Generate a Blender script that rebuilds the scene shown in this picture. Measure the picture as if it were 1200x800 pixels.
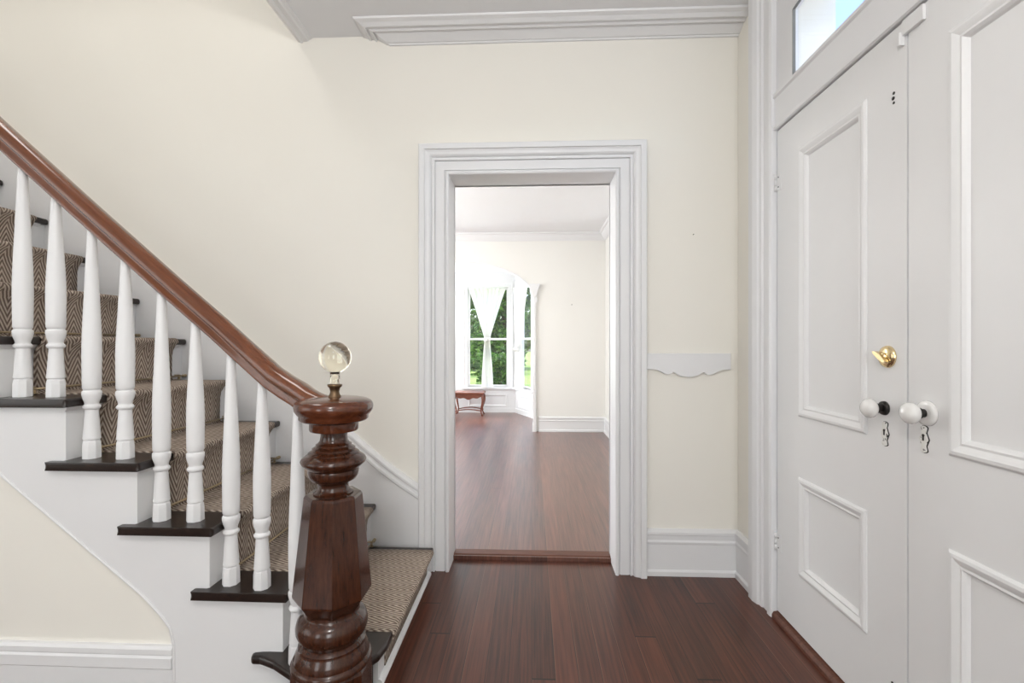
import bpy, bmesh, math, random
from mathutils import Vector, Matrix
R = math.radians
random.seed(7)
scene = bpy.context.scene
col = scene.collection
for o in list(bpy.data.objects): bpy.data.objects.remove(o)

# ------------------------------------------------------------------ camera
EYE = 1.174
cd = bpy.data.cameras.new('camera'); cam = bpy.data.objects.new('camera', cd); col.objects.link(cam)
cd.sensor_width = 36; cd.lens = 36 * 550 / 1200; cd.shift_y = 4 / 1200
cd.clip_start = .02; cd.clip_end = 300
cam.location = (0, 0, EYE); cam.rotation_euler = (R(90), 0, math.atan(23 / 550))
scene.camera = cam

# ------------------------------------------------------------------ light and exposure
vs = scene.view_settings
vs.view_transform = 'Standard'; vs.look = 'None'; vs.gamma = 1; vs.use_curve_mapping = False
vs.exposure = 0.08
w = bpy.data.worlds.new('World'); scene.world = w; w.use_nodes = True
wn = w.node_tree.nodes; wl = w.node_tree.links
bgn = wn['Background']
sky = wn.new('ShaderNodeTexSky'); sky.sky_type = 'NISHITA'; sky.sun_disc = False
sky.sun_elevation = R(50); sky.sun_rotation = R(250); sky.air_density = 1.0; sky.dust_density = 2.5; sky.ozone_density = 1
wl.new(sky.outputs[0], bgn.inputs[0]); bgn.inputs[1].default_value = .62

def sun_lamp():
    l = bpy.data.lights.new('sun', 'SUN'); l.energy = 7.0; l.angle = R(1.0); l.color = (1, .95, .86)
    o = bpy.data.objects.new('sun', l); col.objects.link(o)
    o.rotation_euler = Vector((-.62, -.46, -.80)).to_track_quat('-Z', 'Y').to_euler(); return o
sun_lamp()
def area(name, loc, aim, sx, sy, watts, colr=(1, 1, 1)):
    l = bpy.data.lights.new(name, 'AREA'); l.shape = 'RECTANGLE'; l.size = sx; l.size_y = sy
    l.energy = watts; l.color = colr
    o = bpy.data.objects.new(name, l); col.objects.link(o); o.location = loc
    o.rotation_euler = Vector(aim).to_track_quat('-Z', 'Y').to_euler(); return o
COOL = (.93, .97, 1.0); WARM = (1.0, .965, .92)
for wx, e in ((-2.3, 22), (.35, 38)): area('hall_front_fill', (wx, -2.9, 1.5), (0, 1, .05), .95, 1.9, e, COOL)  # added fill lamps behind the camera; the front wall has no windows
area('hall_left_fill', (-4.1, -.6, 1.6), (1, .1, 0), 2.2, 1.9, 20, COOL)  # added fill lamp from the left; that wall has no window
area('stairwell_fill', (-2.7, 1.9, 4.95), (.1, .05, -1), 2.4, .8, 47, WARM)  # added fill lamp high in the stairwell, aimed down; no window there
area('bay_fill', (-2.30, 7.55, 1.35), (1, -.3, 0), .6, 1.6, 52, COOL)  # added lamp standing inside the bay to brighten its walls
def point_fill(name, loc, watts, rad=.11):
    l = bpy.data.lights.new(name, 'POINT'); l.energy = watts; l.shadow_soft_size = rad; l.color = WARM
    o = bpy.data.objects.new(name, l); col.objects.link(o); o.location = loc
point_fill('hall_point_fill', (-.25, -.3, 2.35), 40)  # added point lamp to lift the hall ceiling; no pendant hangs here
point_fill('dining_point_fill', (-1.9, 4.2, 2.15), 46)  # added point lamp, out of view, to brighten the far ceiling
area('dining_left_fill', (-3.75, 4.4, 1.5), (1, .1, .2), 2.4, 1.9, 92, COOL)  # added fill lamp at the unseen left side of the far room

# ------------------------------------------------------------------ materials
class NT:
    def __init__(s, name):
        s.m = bpy.data.materials.new(name); s.m.use_nodes = True
        s.n = s.m.node_tree.nodes; s.l = s.m.node_tree.links
        s.b = s.n['Principled BSDF']; s.out = s.n['Material Output']
    def add(s, t, **k):
        n = s.n.new(t)
        for a, v in k.items(): setattr(n, a, v)
        return n
    def link(s, a, b): s.l.new(a, b)
    def math(s, op, a, b=None, c=None):
        n = s.add('ShaderNodeMath', operation=op)
        for i, v in enumerate((a, b, c)):
            if v is None: continue
            if isinstance(v, (int, float)): n.inputs[i].default_value = v
            else: s.link(v, n.inputs[i])
        return n.outputs[0]
    def mix(s, f, a, b):
        n = s.add('ShaderNodeMix', data_type='RGBA')
        for i, v in ((0, f), (6, a), (7, b)):
            if isinstance(v, (int, float)): n.inputs[i].default_value = v
            elif isinstance(v, tuple): n.inputs[i].default_value = (*v, 1) if len(v) == 3 else v
            else: s.link(v, n.inputs[i])
        return n.outputs[2]
    def noise(s, vec, scale, detail=3, rough=.5):
        n = s.add('ShaderNodeTexNoise'); n.inputs['Scale'].default_value = scale
        n.inputs['Detail'].default_value = detail; n.inputs['Roughness'].default_value = rough
        if vec is not None: s.link(vec, n.inputs['Vector'])
        return n.outputs[0]
    def mapping(s, scale=(1, 1, 1), kind='Object', rot=(0, 0, 0)):
        t = s.add('ShaderNodeTexCoord'); m = s.add('ShaderNodeMapping')
        m.inputs['Scale'].default_value = scale; m.inputs['Rotation'].default_value = rot
        s.link(t.outputs[kind], m.inputs[0]); return m.outputs[0]
    def bump(s, h, strength=.2, dist=.002):
        n = s.add('ShaderNodeBump'); n.inputs['Strength'].default_value = strength; n.inputs['Distance'].default_value = dist
        s.link(h, n.inputs['Height']); s.link(n.outputs[0], s.b.inputs['Normal'])
    def ramp(s, f, stops):
        n = s.add('ShaderNodeValToRGB'); e = n.color_ramp.elements
        while len(e) < len(stops): e.new(.5)
        for i, (p, c) in enumerate(stops): e[i].position = p; e[i].color = (*c, 1)
        s.link(f, n.inputs[0]); return n.outputs[0]

def paint(name, c, rough=.5, var=.03, bump=.05, scale=9):
    t = NT(name); v = t.mapping()
    f = t.noise(v, scale, 4)
    a = tuple(x * (1 - var) for x in c); b = tuple(min(1, x * (1 + var)) for x in c)
    t.link(t.mix(f, a, b), t.b.inputs['Base Color']); t.b.inputs['Roughness'].default_value = rough
    t.bump(t.noise(v, 160, 2), bump, .001); return t.m
def plain(name, c, rough=.5, metal=0, coat=0):
    t = NT(name); v = t.mapping()
    f = t.noise(v, 40, 2)
    t.link(t.mix(f, tuple(x * .94 for x in c), c), t.b.inputs['Base Color'])
    t.b.inputs['Roughness'].default_value = rough; t.b.inputs['Metallic'].default_value = metal
    t.b.inputs['Coat Weight'].default_value = coat; t.b.inputs['Coat Roughness'].default_value = .08
    return t.m
def wood(name, dark, light, scale, rough=.28, coat=.5, rot=(0, 0, 0)):
    t = NT(name); tc = t.add('ShaderNodeTexCoord'); mp = t.add('ShaderNodeMapping', vector_type='TEXTURE')
    mp.inputs['Scale'].default_value = tuple(1 / k for k in scale); mp.inputs['Rotation'].default_value = rot
    t.link(tc.outputs['Object'], mp.inputs[0]); v = mp.outputs[0]
    f = t.noise(v, 6, 6, .65); g = t.noise(v, 30, 3)
    f2 = t.math('ADD', t.math('MULTIPLY', f, .75), t.math('MULTIPLY', g, .25))
    c = t.ramp(f2, [(.26, dark), (.52, tuple((a + b) / 2 for a, b in zip(dark, light))), (.78, light)])
    t.link(c, t.b.inputs['Base Color'])
    t.b.inputs['Roughness'].default_value = rough; t.b.inputs['Coat Weight'].default_value = coat
    t.b.inputs['Coat Roughness'].default_value = .07
    t.b.inputs['Specular IOR Level'].default_value = .4
    t.bump(g, .04, .001); return t.m
def planks(name, width, cdark, clight, cgap, rough, coat=.1, xs=20, det=5, bmp=.06):
    t = NT(name); tc = t.add('ShaderNodeTexCoord'); sx = t.add('ShaderNodeSeparateXYZ'); t.link(tc.outputs['Object'], sx.inputs[0])
    x = t.math('DIVIDE', sx.outputs[0], width); pid = t.math('FLOOR', x); fx = t.math('FRACT', x)
    wnn = t.add('ShaderNodeTexWhiteNoise', noise_dimensions='1D'); t.link(pid, wnn.inputs['W'])
    off = t.math('MULTIPLY', wnn.outputs[0], 7.3)
    y = t.math('DIVIDE', t.math('ADD', sx.outputs[1], off), 5.9); yid = t.math('FLOOR', y); fy = t.math('FRACT', y)
    wn2 = t.add('ShaderNodeTexWhiteNoise', noise_dimensions='2D'); cx = t.add('ShaderNodeCombineXYZ')
    t.link(pid, cx.inputs[0]); t.link(yid, cx.inputs[1]); t.link(cx.outputs[0], wn2.inputs['Vector'])
    mp = t.add('ShaderNodeMapping'); mp.inputs['Scale'].default_value = (xs, .55, 1)
    ofs = t.add('ShaderNodeCombineXYZ'); t.link(t.math('MULTIPLY', wn2.outputs[0], 40), ofs.inputs[1])
    va = t.add('ShaderNodeVectorMath', operation='ADD'); t.link(tc.outputs['Object'], va.inputs[0]); t.link(ofs.outputs[0], va.inputs[1])
    t.link(va.outputs[0], mp.inputs[0])
    grain = t.noise(mp.outputs[0], 4, det, .6)
    wear = t.noise(tc.outputs['Object'], 1.8, 5, .6)
    f = t.math('ADD', t.math('ADD', t.math('MULTIPLY', grain, .76), t.math('MULTIPLY', wn2.outputs[0], .17)), t.math('MULTIPLY', wear, .16))
    c = t.ramp(f, [(.34, cdark), (.56, tuple((a + b) / 2 for a, b in zip(cdark, clight))), (.78, clight)])
    gx = t.math('LESS_THAN', fx, .022); gy = t.math('LESS_THAN', fy, .0012)
    gap = t.math('MAXIMUM', gx, gy)
    worn = t.math('MULTIPLY', t.math('MULTIPLY', t.math('LESS_THAN', fx, .055), t.math('GREATER_THAN', wn2.outputs[0], .55)), t.math('MULTIPLY', wear, .55))
    c = t.mix(worn, c, (.30, .16, .10))
    t.link(t.mix(gap, c, cgap), t.b.inputs['Base Color'])
    rr = t.math('ADD', rough, t.math('MULTIPLY', t.math('SUBTRACT', wear, .5), .10)); t.link(rr, t.b.inputs['Roughness'])
    t.b.inputs['Coat Weight'].default_value = coat; t.b.inputs['Coat Roughness'].default_value = .285; t.b.inputs['Specular IOR Level'].default_value = .42
    h = t.math('SUBTRACT', t.math('MULTIPLY', grain, .25), gap); 
    if bmp: t.bump(h, bmp, .001)
    return t.m
def carpet_mat():
    t = NT('sisal_carpet'); uv = t.add('ShaderNodeUVMap'); sx = t.add('ShaderNodeSeparateXYZ'); t.link(uv.outputs[0], sx.inputs[0])
    u, v = sx.outputs[0], sx.outputs[1]
    cu = t.math('DIVIDE', u, .078); tri = t.math('ABSOLUTE', t.math('SUBTRACT', t.math('FRACT', cu), .5))   # zigzag columns
    wob = t.math('MULTIPLY', t.noise(uv.outputs[0], 60, 2), .006)
    ph = t.math('ADD', t.math('ADD', v, t.math('MULTIPLY', tri, .17)), wob)
    st = t.math('SINE', t.math('MULTIPLY', ph, 2 * math.pi / .029))
    st = t.math('ADD', t.math('MULTIPLY', st, .5), .5)
    fine = t.noise(uv.outputs[0], 420, 3, .7); blot = t.noise(uv.outputs[0], 11, 3)
    f = t.math('ADD', t.math('MULTIPLY', st, .56), t.math('ADD', t.math('MULTIPLY', fine, .34), t.math('MULTIPLY', blot, .14)))
    c = t.ramp(f, [(.20, (.125, .090, .074)), (.50, (.335, .265, .215)), (.82, (.59, .505, .425))])
    t.link(c, t.b.inputs['Base Color']); t.b.inputs['Roughness'].default_value = .95
    t.b.inputs['Specular IOR Level'].default_value = .1
    t.bump(f, .9, .005); return t.m
def thin_glass(name, tint=(1, 1, 1)):
    t = NT(name); tr = t.add('ShaderNodeBsdfTransparent'); gl = t.add('ShaderNodeBsdfGlossy'); mx = t.add('ShaderNodeMixShader'); lw = t.add('ShaderNodeLayerWeight'); lw.inputs[0].default_value = .5
    tr.inputs[0].default_value = (*tint, 1); gl.inputs['Roughness'].default_value = .02; 
    t.link(t.math('MULTIPLY_ADD', t.math('POWER', lw.outputs['Facing'], 5), .85, .03), mx.inputs[0]); t.link(tr.outputs[0], mx.inputs[1]); t.link(gl.outputs[0], mx.inputs[2]); t.link(mx.outputs[0], t.out.inputs[0]); return t.m
def sheer(name):
    t = NT(name); tr = t.add('ShaderNodeBsdfTransparent'); tl = t.add('ShaderNodeBsdfTranslucent'); df = t.add('ShaderNodeBsdfDiffuse')
    v = t.mapping(); wv = t.noise(v, 300, 2)
    cc = t.mix(wv, (.90, .89, .87), (.98, .97, .95)); t.link(cc, tl.inputs[0]); t.link(cc, df.inputs[0])
    m1 = t.add('ShaderNodeMixShader'); m1.inputs[0].default_value = .45; t.link(tl.outputs[0], m1.inputs[1]); t.link(df.outputs[0], m1.inputs[2])
    m2 = t.add('ShaderNodeMixShader'); m2.inputs[0].default_value = .03; t.link(m1.outputs[0], m2.inputs[1]); t.link(tr.outputs[0], m2.inputs[2])
    t.link(m2.outputs[0], t.out.inputs[0]); return t.m
def leaf_mat():
    t = NT('green_leaves'); g = t.add('ShaderNodeNewGeometry'); c = t.ramp(g.outputs['Random Per Island'], [(0, (.018, .065, .010)), (.5, (.055, .16, .02)), (1, (.16, .31, .05))])
    t.link(c, t.b.inputs['Base Color']); t.b.inputs['Roughness'].default_value = .5
    t.b.inputs['Subsurface Weight'].default_value = 0
    tl = t.add('ShaderNodeBsdfTranslucent'); t.link(c, tl.inputs[0]); mx = t.add('ShaderNodeMixShader'); mx.inputs[0].default_value = .35
    t.link(t.b.outputs[0], mx.inputs[1]); t.link(tl.outputs[0], mx.inputs[2]); t.link(mx.outputs[0], t.out.inputs[0]); return t.m
def worn_white():
    t = NT('chipped_white_metal'); v = t.mapping()
    n = t.noise(v, 95, 4, .7); m = t.math('GREATER_THAN', n, .60)
    t.link(t.mix(m, (.74, .73, .70), (.035, .033, .03)), t.b.inputs['Base Color']); t.b.inputs['Roughness'].default_value = .45; return t.m

M_CREAM = paint('cream_wall_paint', (.865, .84, .775), .6, .012, .06, 3)
M_DCREAM = paint('pale_wall_paint', (.83, .82, .785), .6, .012, .06, 3)
M_WHITE = paint('white_gloss_paint', (.80, .802, .81), .35, .012, .04)
M_DOORW = paint('door_white_paint', (.785, .785, .785), .4, .015, .05)
M_CEIL = paint('ceiling_white', (.84, .845, .86), .8, .01, .05)
M_FLOOR = planks('mahogany_planks', .083, (.022, .008, .0055), (.150, .046, .024), (.009, .004, .003), .30)
M_FLOOR2 = planks('reddish_planks', .083, (.052, .019, .013), (.21, .080, .052), (.02, .008, .006), .33, .6, 14, 3, 0)
M_SILLW = wood('brown_sill_wood', (.055, .020, .012), (.20, .080, .05), (1.2, 12, 12), .55, .0)
M_NEWEL = wood('dark_mahogany', (.013, .004, .002), (.088, .028, .012), (16, 16, 1.1), .20, .25)
M_RAIL = wood('red_brown_handrail', (.075, .021, .007), (.215, .066, .021), (.9, 16, 16), .22, .6, (0, R(41), 0))
M_CAP = wood('red_mahogany_cap', (.040, .010, .004), (.150, .042, .015), (3, 12, 12), .2, .35)
M_TREAD = wood('dark_stained_tread', (.007, .005, .0045), (.026, .014, .010), (9, 1.2, 9), .30, .2)
M_BENCHW = wood('reddish_bench_wood', (.12, .034, .018), (.30, .10, .058), (2, 10, 10), .35, .3)
M_CARPET = carpet_mat()
M_BRASS = plain('polished_brass', (.86, .69, .40), .18, 1)
M_SASH_SHADE = plain('grey_sash_shade', (.22, .22, .21), .7)
M_BOUNCE = plain('grey_bounce_ground', (.36, .36, .37), .7)  # unseen side ground coloured grey so light bounced into the transom stays neutral
M_ROD = plain('aged_bronze_rod', (.50, .40, .26), .32, 1)
M_DARKM = plain('dark_iron', (.035, .032, .03), .45, .6)
M_ANTIQ = plain('aged_brass', (.16, .105, .06), .35, .85)
M_PORC = plain('white_porcelain', (.80, .79, .77), .14, 0, .5)
M_CHIP = worn_white()
M_GLASS = thin_glass('window_glass')
M_SHEER = sheer('sheer_white_cloth')
M_LEAF = leaf_mat()
M_BARK = plain('bark', (.09, .065, .045), .9)
def lawn_mat():
    t = NT('lawn_grass'); v = t.mapping()
    t.link(t.ramp(t.noise(v, 2.2, 6, .7), [(.3, (.11, .20, .04)), (.7, (.27, .37, .11))]), t.b.inputs['Base Color']); t.b.inputs['Roughness'].default_value = .95; return t.m
M_LAWN = lawn_mat()
def crystal():
    t = NT('cut_crystal'); t.b.inputs['Transmission Weight'].default_value = 1; t.b.inputs['Roughness'].default_value = .03
    t.b.inputs['IOR'].default_value = 1.5; v = t.mapping(); t.link(t.mix(t.noise(v, 30, 2), (.95, .90, .74), (1, .97, .86)), t.b.inputs['Base Color']); return t.m
M_CRYS = crystal()

# ------------------------------------------------------------------ mesh helpers
class MB:
    def __init__(s): s.v = []; s.f = []; s.sm = []; s.uv = None
    def add(s, vs, fs, smooth=False):
        o = len(s.v); s.v += [tuple(v) for v in vs]; s.f += [tuple(i + o for i in f) for f in fs]; s.sm += [smooth] * len(fs); return s
    def box(s, x0, x1, y0, y1, z0, z1):
        vs = [(x, y, z) for z in (z0, z1) for y in (y0, y1) for x in (x0, x1)]
        return s.add(vs, [(0, 2, 3, 1), (4, 5, 7, 6), (0, 1, 5, 4), (2, 6, 7, 3), (0, 4, 6, 2), (1, 3, 7, 5)])
    def lathe(s, prof, n=32, at=(0, 0, 0), axis='Z', smooth=True, phase=0.0):
        vs = []; fs = []
        for r, h in prof:
            for k in range(n):
                a = 2 * math.pi * k / n + phase; c, q = r * math.cos(a), r * math.sin(a)
                p = {'Z': (c, q, h), 'X': (h, c, q), 'Y': (q, h, c)}[axis]
                vs.append((at[0] + p[0], at[1] + p[1], at[2] + p[2]))
        for i in range(len(prof) - 1):
            for k in range(n):
                fs.append((i * n + k, i * n + (k + 1) % n, (i + 1) * n + (k + 1) % n, (i + 1) * n + k))
        if prof[0][0] > 1e-6: fs.append(tuple(range(n))[::-1])
        if prof[-1][0] > 1e-6: fs.append(tuple((len(prof) - 1) * n + k for k in range(n)))
        return s.add(vs, fs, smooth)
    def prism(s, poly, d0, d1, fn):          # fn(a, b, d) -> xyz ; caps triangulated by bmesh later
        n = len(poly); vs = [fn(a, b, d0) for a, b in poly] + [fn(a, b, d1) for a, b in poly]
        fs = [tuple(range(n)), tuple(range(n, 2 * n))[::-1]] + [(i, (i + 1) % n, n + (i + 1) % n, n + i) for i in range(n)]
        return s.add(vs, fs)
    def strips(s, rings, closed_ring=False, closed_path=False, caps=True, smooth=False):
        m = len(rings[0]); vs = [p for r in rings for p in r]; fs = []
        nr = len(rings)
        for i in range(nr if closed_path else nr - 1):
            for k in range(m if closed_ring else m - 1):
                a, b = i * m + k, i * m + (k + 1) % m; c, d = ((i + 1) % nr) * m + (k + 1) % m, ((i + 1) % nr) * m + k
                fs.append((a, b, c, d))
        if caps and not closed_path and closed_ring: fs += [tuple(range(m))[::-1], tuple((nr - 1) * m + k for k in range(m))]
        return s.add(vs, fs, smooth)
    def build(s, name, mat, parent=None, bevel=0, segs=2, loc=None, auto=None):
        me = bpy.data.meshes.new(name); me.from_pydata(s.v, [], s.f)
        for p, q in zip(me.polygons, s.sm): p.use_smooth = q
        bm = bmesh.new(); bm.from_mesh(me)
        bmesh.ops.remove_doubles(bm, verts=bm.verts, dist=1e-6)
        bmesh.ops.recalc_face_normals(bm, faces=bm.faces)
        ng = [f for f in bm.faces if len(f.verts) > 4]
        if ng: bmesh.ops.triangulate(bm, faces=ng)
        bm.to_mesh(me); bm.free()
        o = bpy.data.objects.new(name, me); col.objects.link(o)
        if mat: me.materials.append(mat)
        if parent: o.parent = parent
        if loc: o.location = loc
        if bevel:
            b = o.modifiers.new('bevel', 'BEVEL'); b.width = bevel; b.segments = segs; b.limit_method = 'ANGLE'; b.angle_limit = R(35)
        if auto is not None:
            try: me.set_sharp_from_angle(angle=R(auto))
            except Exception: pass
        return o
def tag(o, label=None, cat=None, group=None, kind=None):
    for k, v in (('label', label), ('category', cat), ('group', group), ('kind', kind)):
        if v: o[k] = v
    return o
def thing(name, label, cat, loc=(0, 0, 0), group=None, kind=None):
    o = bpy.data.objects.new(name, None); col.objects.link(o); o.location = loc; o.empty_display_size = .1
    return tag(o, label, cat, group, kind)
def structure(o, label=None, cat=None): return tag(o, label, cat, None, 'structure')

YB, XR = 2.438, 1.051
CEIL = 2.798
WT = .15                       # wall thickness at the doorway
YB2 = YB + WT
FZ2 = .022                     # floor level beyond the doorway
CEIL2 = 2.655
YF = 6.26                      # far wall with the arch
XL = -4.3

# ------------------------------------------------------------------ room shell
structure(MB().box(XL, XR + .2, -3.05, YB + .11, -.12, 0).build('floor', M_FLOOR), 'dark red-brown plank floor of the entry hall', 'floor')
structure(MB().box(XL, 1.2, YB + .115, YF + 2.2, -.12, FZ2).build('floor_dining', M_FLOOR2), 'worn reddish plank floor of the room beyond the doorway', 'floor')
m = MB(); DW = .428; DH = 2.055
m.box(XL - .2, -DW - .012, YB, YB2, 0, 5.2); m.box(DW + .012, XR + .2, YB, YB2, 0, 5.2); m.box(-DW - .012, DW + .012, YB, YB2, DH + .012, 5.2)
structure(m.build('wall_back', M_CREAM), 'cream painted wall with a cased doorway', 'wall')
m = MB(); DY0, DY1, DTOP = .645, 2.082, 2.70
m.box(XR, XR + .26, DY1, YB, 0, 5.2); m.box(XR, XR + .26, -3.05, DY0, 0, 5.2); m.box(XR, XR + .26, DY0, DY1, DTOP, 5.2)
structure(m.build('wall_right', M_CREAM), 'cream painted wall around the double front doors', 'wall')
structure(MB().box(XL - .2, XL, -3.05, YB, 0, 5.2).build('wall_left', M_CREAM))
structure(MB().box(XL - .2, XR + .2, -3.25, -3.05, 0, 5.2).build('wall_front', M_CREAM))
TX = -1.165                    # right edge of the stairwell opening
m = MB(); m.box(TX - .03, XR, -3.05, YB, CEIL, CEIL + .28); m.box(XL, TX - .03, -3.05, 1.3, CEIL, CEIL + .28)
structure(m.build('ceiling', M_CEIL), 'smooth white hall ceiling beside the stairwell', 'ceiling')
structure(MB().box(XL - .2, XR + .2, -3.25, YB2, 5.2, 5.35).build('ceiling_stairwell', M_CEIL))
structure(MB().box(TX - .1, XR, 1.3 - .1, 1.3, CEIL + .28, 5.2).build('wall_upstairs', M_CREAM))
structure(MB().box(TX - .03, TX + .05, 1.3, YB, CEIL + .28, 5.2).build('wall_landing', M_CREAM))
# stairwell edge moulding
prof = [(-.008, 0), (-.008, -.022), (.010, -.028), (.022, -.018), (.045, -.018), (.052, -.010), (.066, -.006), (.066, 0)]
rings = [[(TX - .062 + a, y, CEIL + b) for a, b in prof] for y in (1.2, YB - .001)]
structure(MB().strips(rings, True).build('trim_1', M_WHITE), 'narrow white moulding along the stairwell edge of the ceiling', 'trim')
# cornice with a mitred return
prof = [(0, .056), (.010, .056), (.014, .050), (.022, .050), (.040, .040), (.066, .026), (.074, .020), (.074, .030), (.082, .030), (.092, .022), (.104, .020), (.104, .026), (.112, .026), (.128, .014), (.148, .008), (.152, 0), (0, 0)]
cx0 = -.735
rings = [[(cx0 - p, YB, CEIL - d) for p, d in prof], [(cx0 - p, YB - p, CEIL - d) for p, d in prof], [(XR, YB - p, CEIL - d) for p, d in prof]]
structure(MB().strips(rings, True).build('trim_2', M_WHITE), 'white moulded cornice above the doorway, stopping short of the stairwell', 'cornice')

# baseboards
def baseboard(name, p0, p1, inward, h, z0=0, t0=0, t1=0, label=None, mat=M_WHITE):
    k = h / .235
    prof = [(0, 0), (.026, 0), (.026, .022), (.020, .028), (.016, .030), (.016, .158 * k), (.020, .162 * k), (.022, .172 * k), (.018, .182 * k), (.020, .205 * k), (.024, .209 * k), (.024, .222 * k), (.016, .230 * k), (.010, .235 * k), (0, .235 * k)]
    p0, p1, n = Vector(p0), Vector(p1), Vector(inward); d = (p1 - p0).normalized()
    rings = [[tuple(p0 + n * a + d * a * t0) + (z0 + b,) for a, b in prof], [tuple(p1 + n * a - d * a * t1) + (z0 + b,) for a, b in prof]]
    o = MB().strips(rings, True).build(name, mat); return structure(o, label, 'baseboard' if label else None)
baseboard('baseboard_back', (.583, YB), (XR, YB), (0, -1), .235, t1=1, label='tall white baseboard on the back wall right of the doorway')
baseboard('baseboard_right', (XR, 2.256), (XR, YB), (-1, 0), .235, t1=1, label='short white baseboard beside the front door casing')

# door casings: profile (offset outward from the opening, depth from the wall)
def casing(w_in, total, prof):
    k = total / prof[-1][0]; return [(a * k, d) for a, d in prof]
CPROF = [(0, 0), (0, .026), (.006, .030), (.014, .030), (.019, .022), (.020, .013), (.024, .013), (.025, .020), (.068, .020), (.069, .014), (.073, .014), (.074, .028), (.082, .028), (.085, .023), (.089, .023), (.092, .033), (.100, .040), (.112, .043), (.122, .048), (.123, .056), (.148, .056), (.153, .050), (.153, 0)]
def u_frame(prof, x0, x1, h, fn, zb=0):
    return [[fn(x0 - a, zb, d) for a, d in prof], [fn(x0 - a, h + a, d) for a, d in prof], [fn(x1 + a, h + a, d) for a, d in prof], [fn(x1 + a, zb, d) for a, d in prof]]
d1 = thing('door_1', 'white moulded doorway casing opening to the bright empty room', 'doorway', (0, YB, 0), None, 'structure')
MB().strips(u_frame(CPROF, -DW, DW, DH, lambda x, z, d: (x, -d, z)), True).build('casing', M_WHITE, d1)
m = MB(); m.box(-DW - .012, -DW, -.0, WT + .015, 0, DH); m.box(DW, DW + .012, 0, WT + .015, 0, DH); m.box(-DW - .012, DW + .012, 0, WT + .015, DH, DH + .012)
m.build('jamb', M_WHITE, d1)
m = MB(); prof = [(.124, 0), (.124, .018), (.127, .024), (.133, .027), (.190, .027), (.198, .022), (.198, 0)]
m.strips([[(x, a, b) for a, b in prof] for x in (-DW, DW)], True)
tag(m.build('threshold', M_SILLW, d1), 'worn brown wood threshold')
MB().strips(u_frame(CPROF, -DW, DW, DH, lambda x, z, d: (x, WT + d, z), FZ2), True).build('casing', M_WHITE, d1)

# front door surround on the right wall (a = -Y so that outward works the same way)
fs = thing('trim_3', 'white moulded casing around the double front doors and transom', 'door casing', (XR, 0, 0), None, 'structure')
CP2 = casing(0, .178, [(0, -.03), (0, .018), (.010, .022), (.024, .022), (.030, .014), (.062, .014), (.066, .022), (.080, .024), (.086, .032), (.098, .036), (.108, .040), (.140, .040), (.150, .034), (.150, 0)])
MB().strips(u_frame(CP2, DY0 + .012, DY1 - .012, 2.66, lambda y, z, d: (-d, y, z)), True).build('casing', M_WHITE, fs)
m = MB(); prof = [(-.06, 2.096), (.004, 2.096), (.010, 2.100), (.010, 2.112), (.004, 2.118), (.004, 2.232), (.012, 2.238), (.012, 2.250), (-.06, 2.250)]
m.strips([[(-d, y, z) for d, z in prof] for y in (DY0, DY1)], True).build('transom_bar', M_WHITE, fs)
m = MB(); prof = [(-.005, 0), (.016, 0), (.016, .014), (.008, .026), (-.02, .031), (-.10, .034), (-.10, 0)]
tag(m.strips([[(-d, y, z) for d, z in prof] for y in (DY0 - .02, DY1 + .02)], True).build('door_sill', M_SILLW, fs), 'worn brown wood sill at the foot of the doors')
# arched transom window
ya, yb_, zs, zc, zb = .742, 1.984, 2.515, 2.61, 2.250
def arch(i, n=24):            # outline: bottom far, up, arch, down ; i = inset
    pts = [(yb_ - i, zb)]
    yc = (ya + yb_) / 2; hw = (yb_ - ya) / 2 - i
    for k in range(n + 1):
        t = math.pi * k / n; c = math.cos(t); q = math.sin(t) ** 2
        pts.append((yc + hw * c, zs + (zc - zs - i) * q))
    pts.append((ya + i, zb)); return pts
def ring_rect(n=24):
    pts = [(DY1, zb)]
    for k in range(n + 1):
        u = k / n; pts.append((DY1 + (DY0 - DY1) * u, 2.66))
    pts.append((DY0, zb)); return pts
win = thing('window_1', 'white arched transom window above the front doors', 'window', (XR, 0, 0), None, 'structure')
def ring_pair(outer, inner, x0, x1):
    m = MB(); A = [[(x0, *p) for p in outer], [(x0, *p) for p in inner], [(x1, *p) for p in inner], [(x1, *p) for p in outer]]
    return m.strips([list(t) for t in zip(*A)], True, True)
ring_pair(ring_rect(), arch(-.003), .004, .022).build('spandrel_board', M_WHITE, win)
ring_pair(arch(0), arch(.062), -.010, .014).build('sash', M_WHITE, win)
ring_pair(arch(.0615), arch(.0645), -.0095, .002).build('sash_shadow_line', M_SASH_SHADE, win)  # dark strip standing in for the shadow line between sash and glass
MB().prism(arch(.050), .003, .007, lambda a, b, d: (d, a, b)).build('pane', M_GLASS, win)

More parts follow.
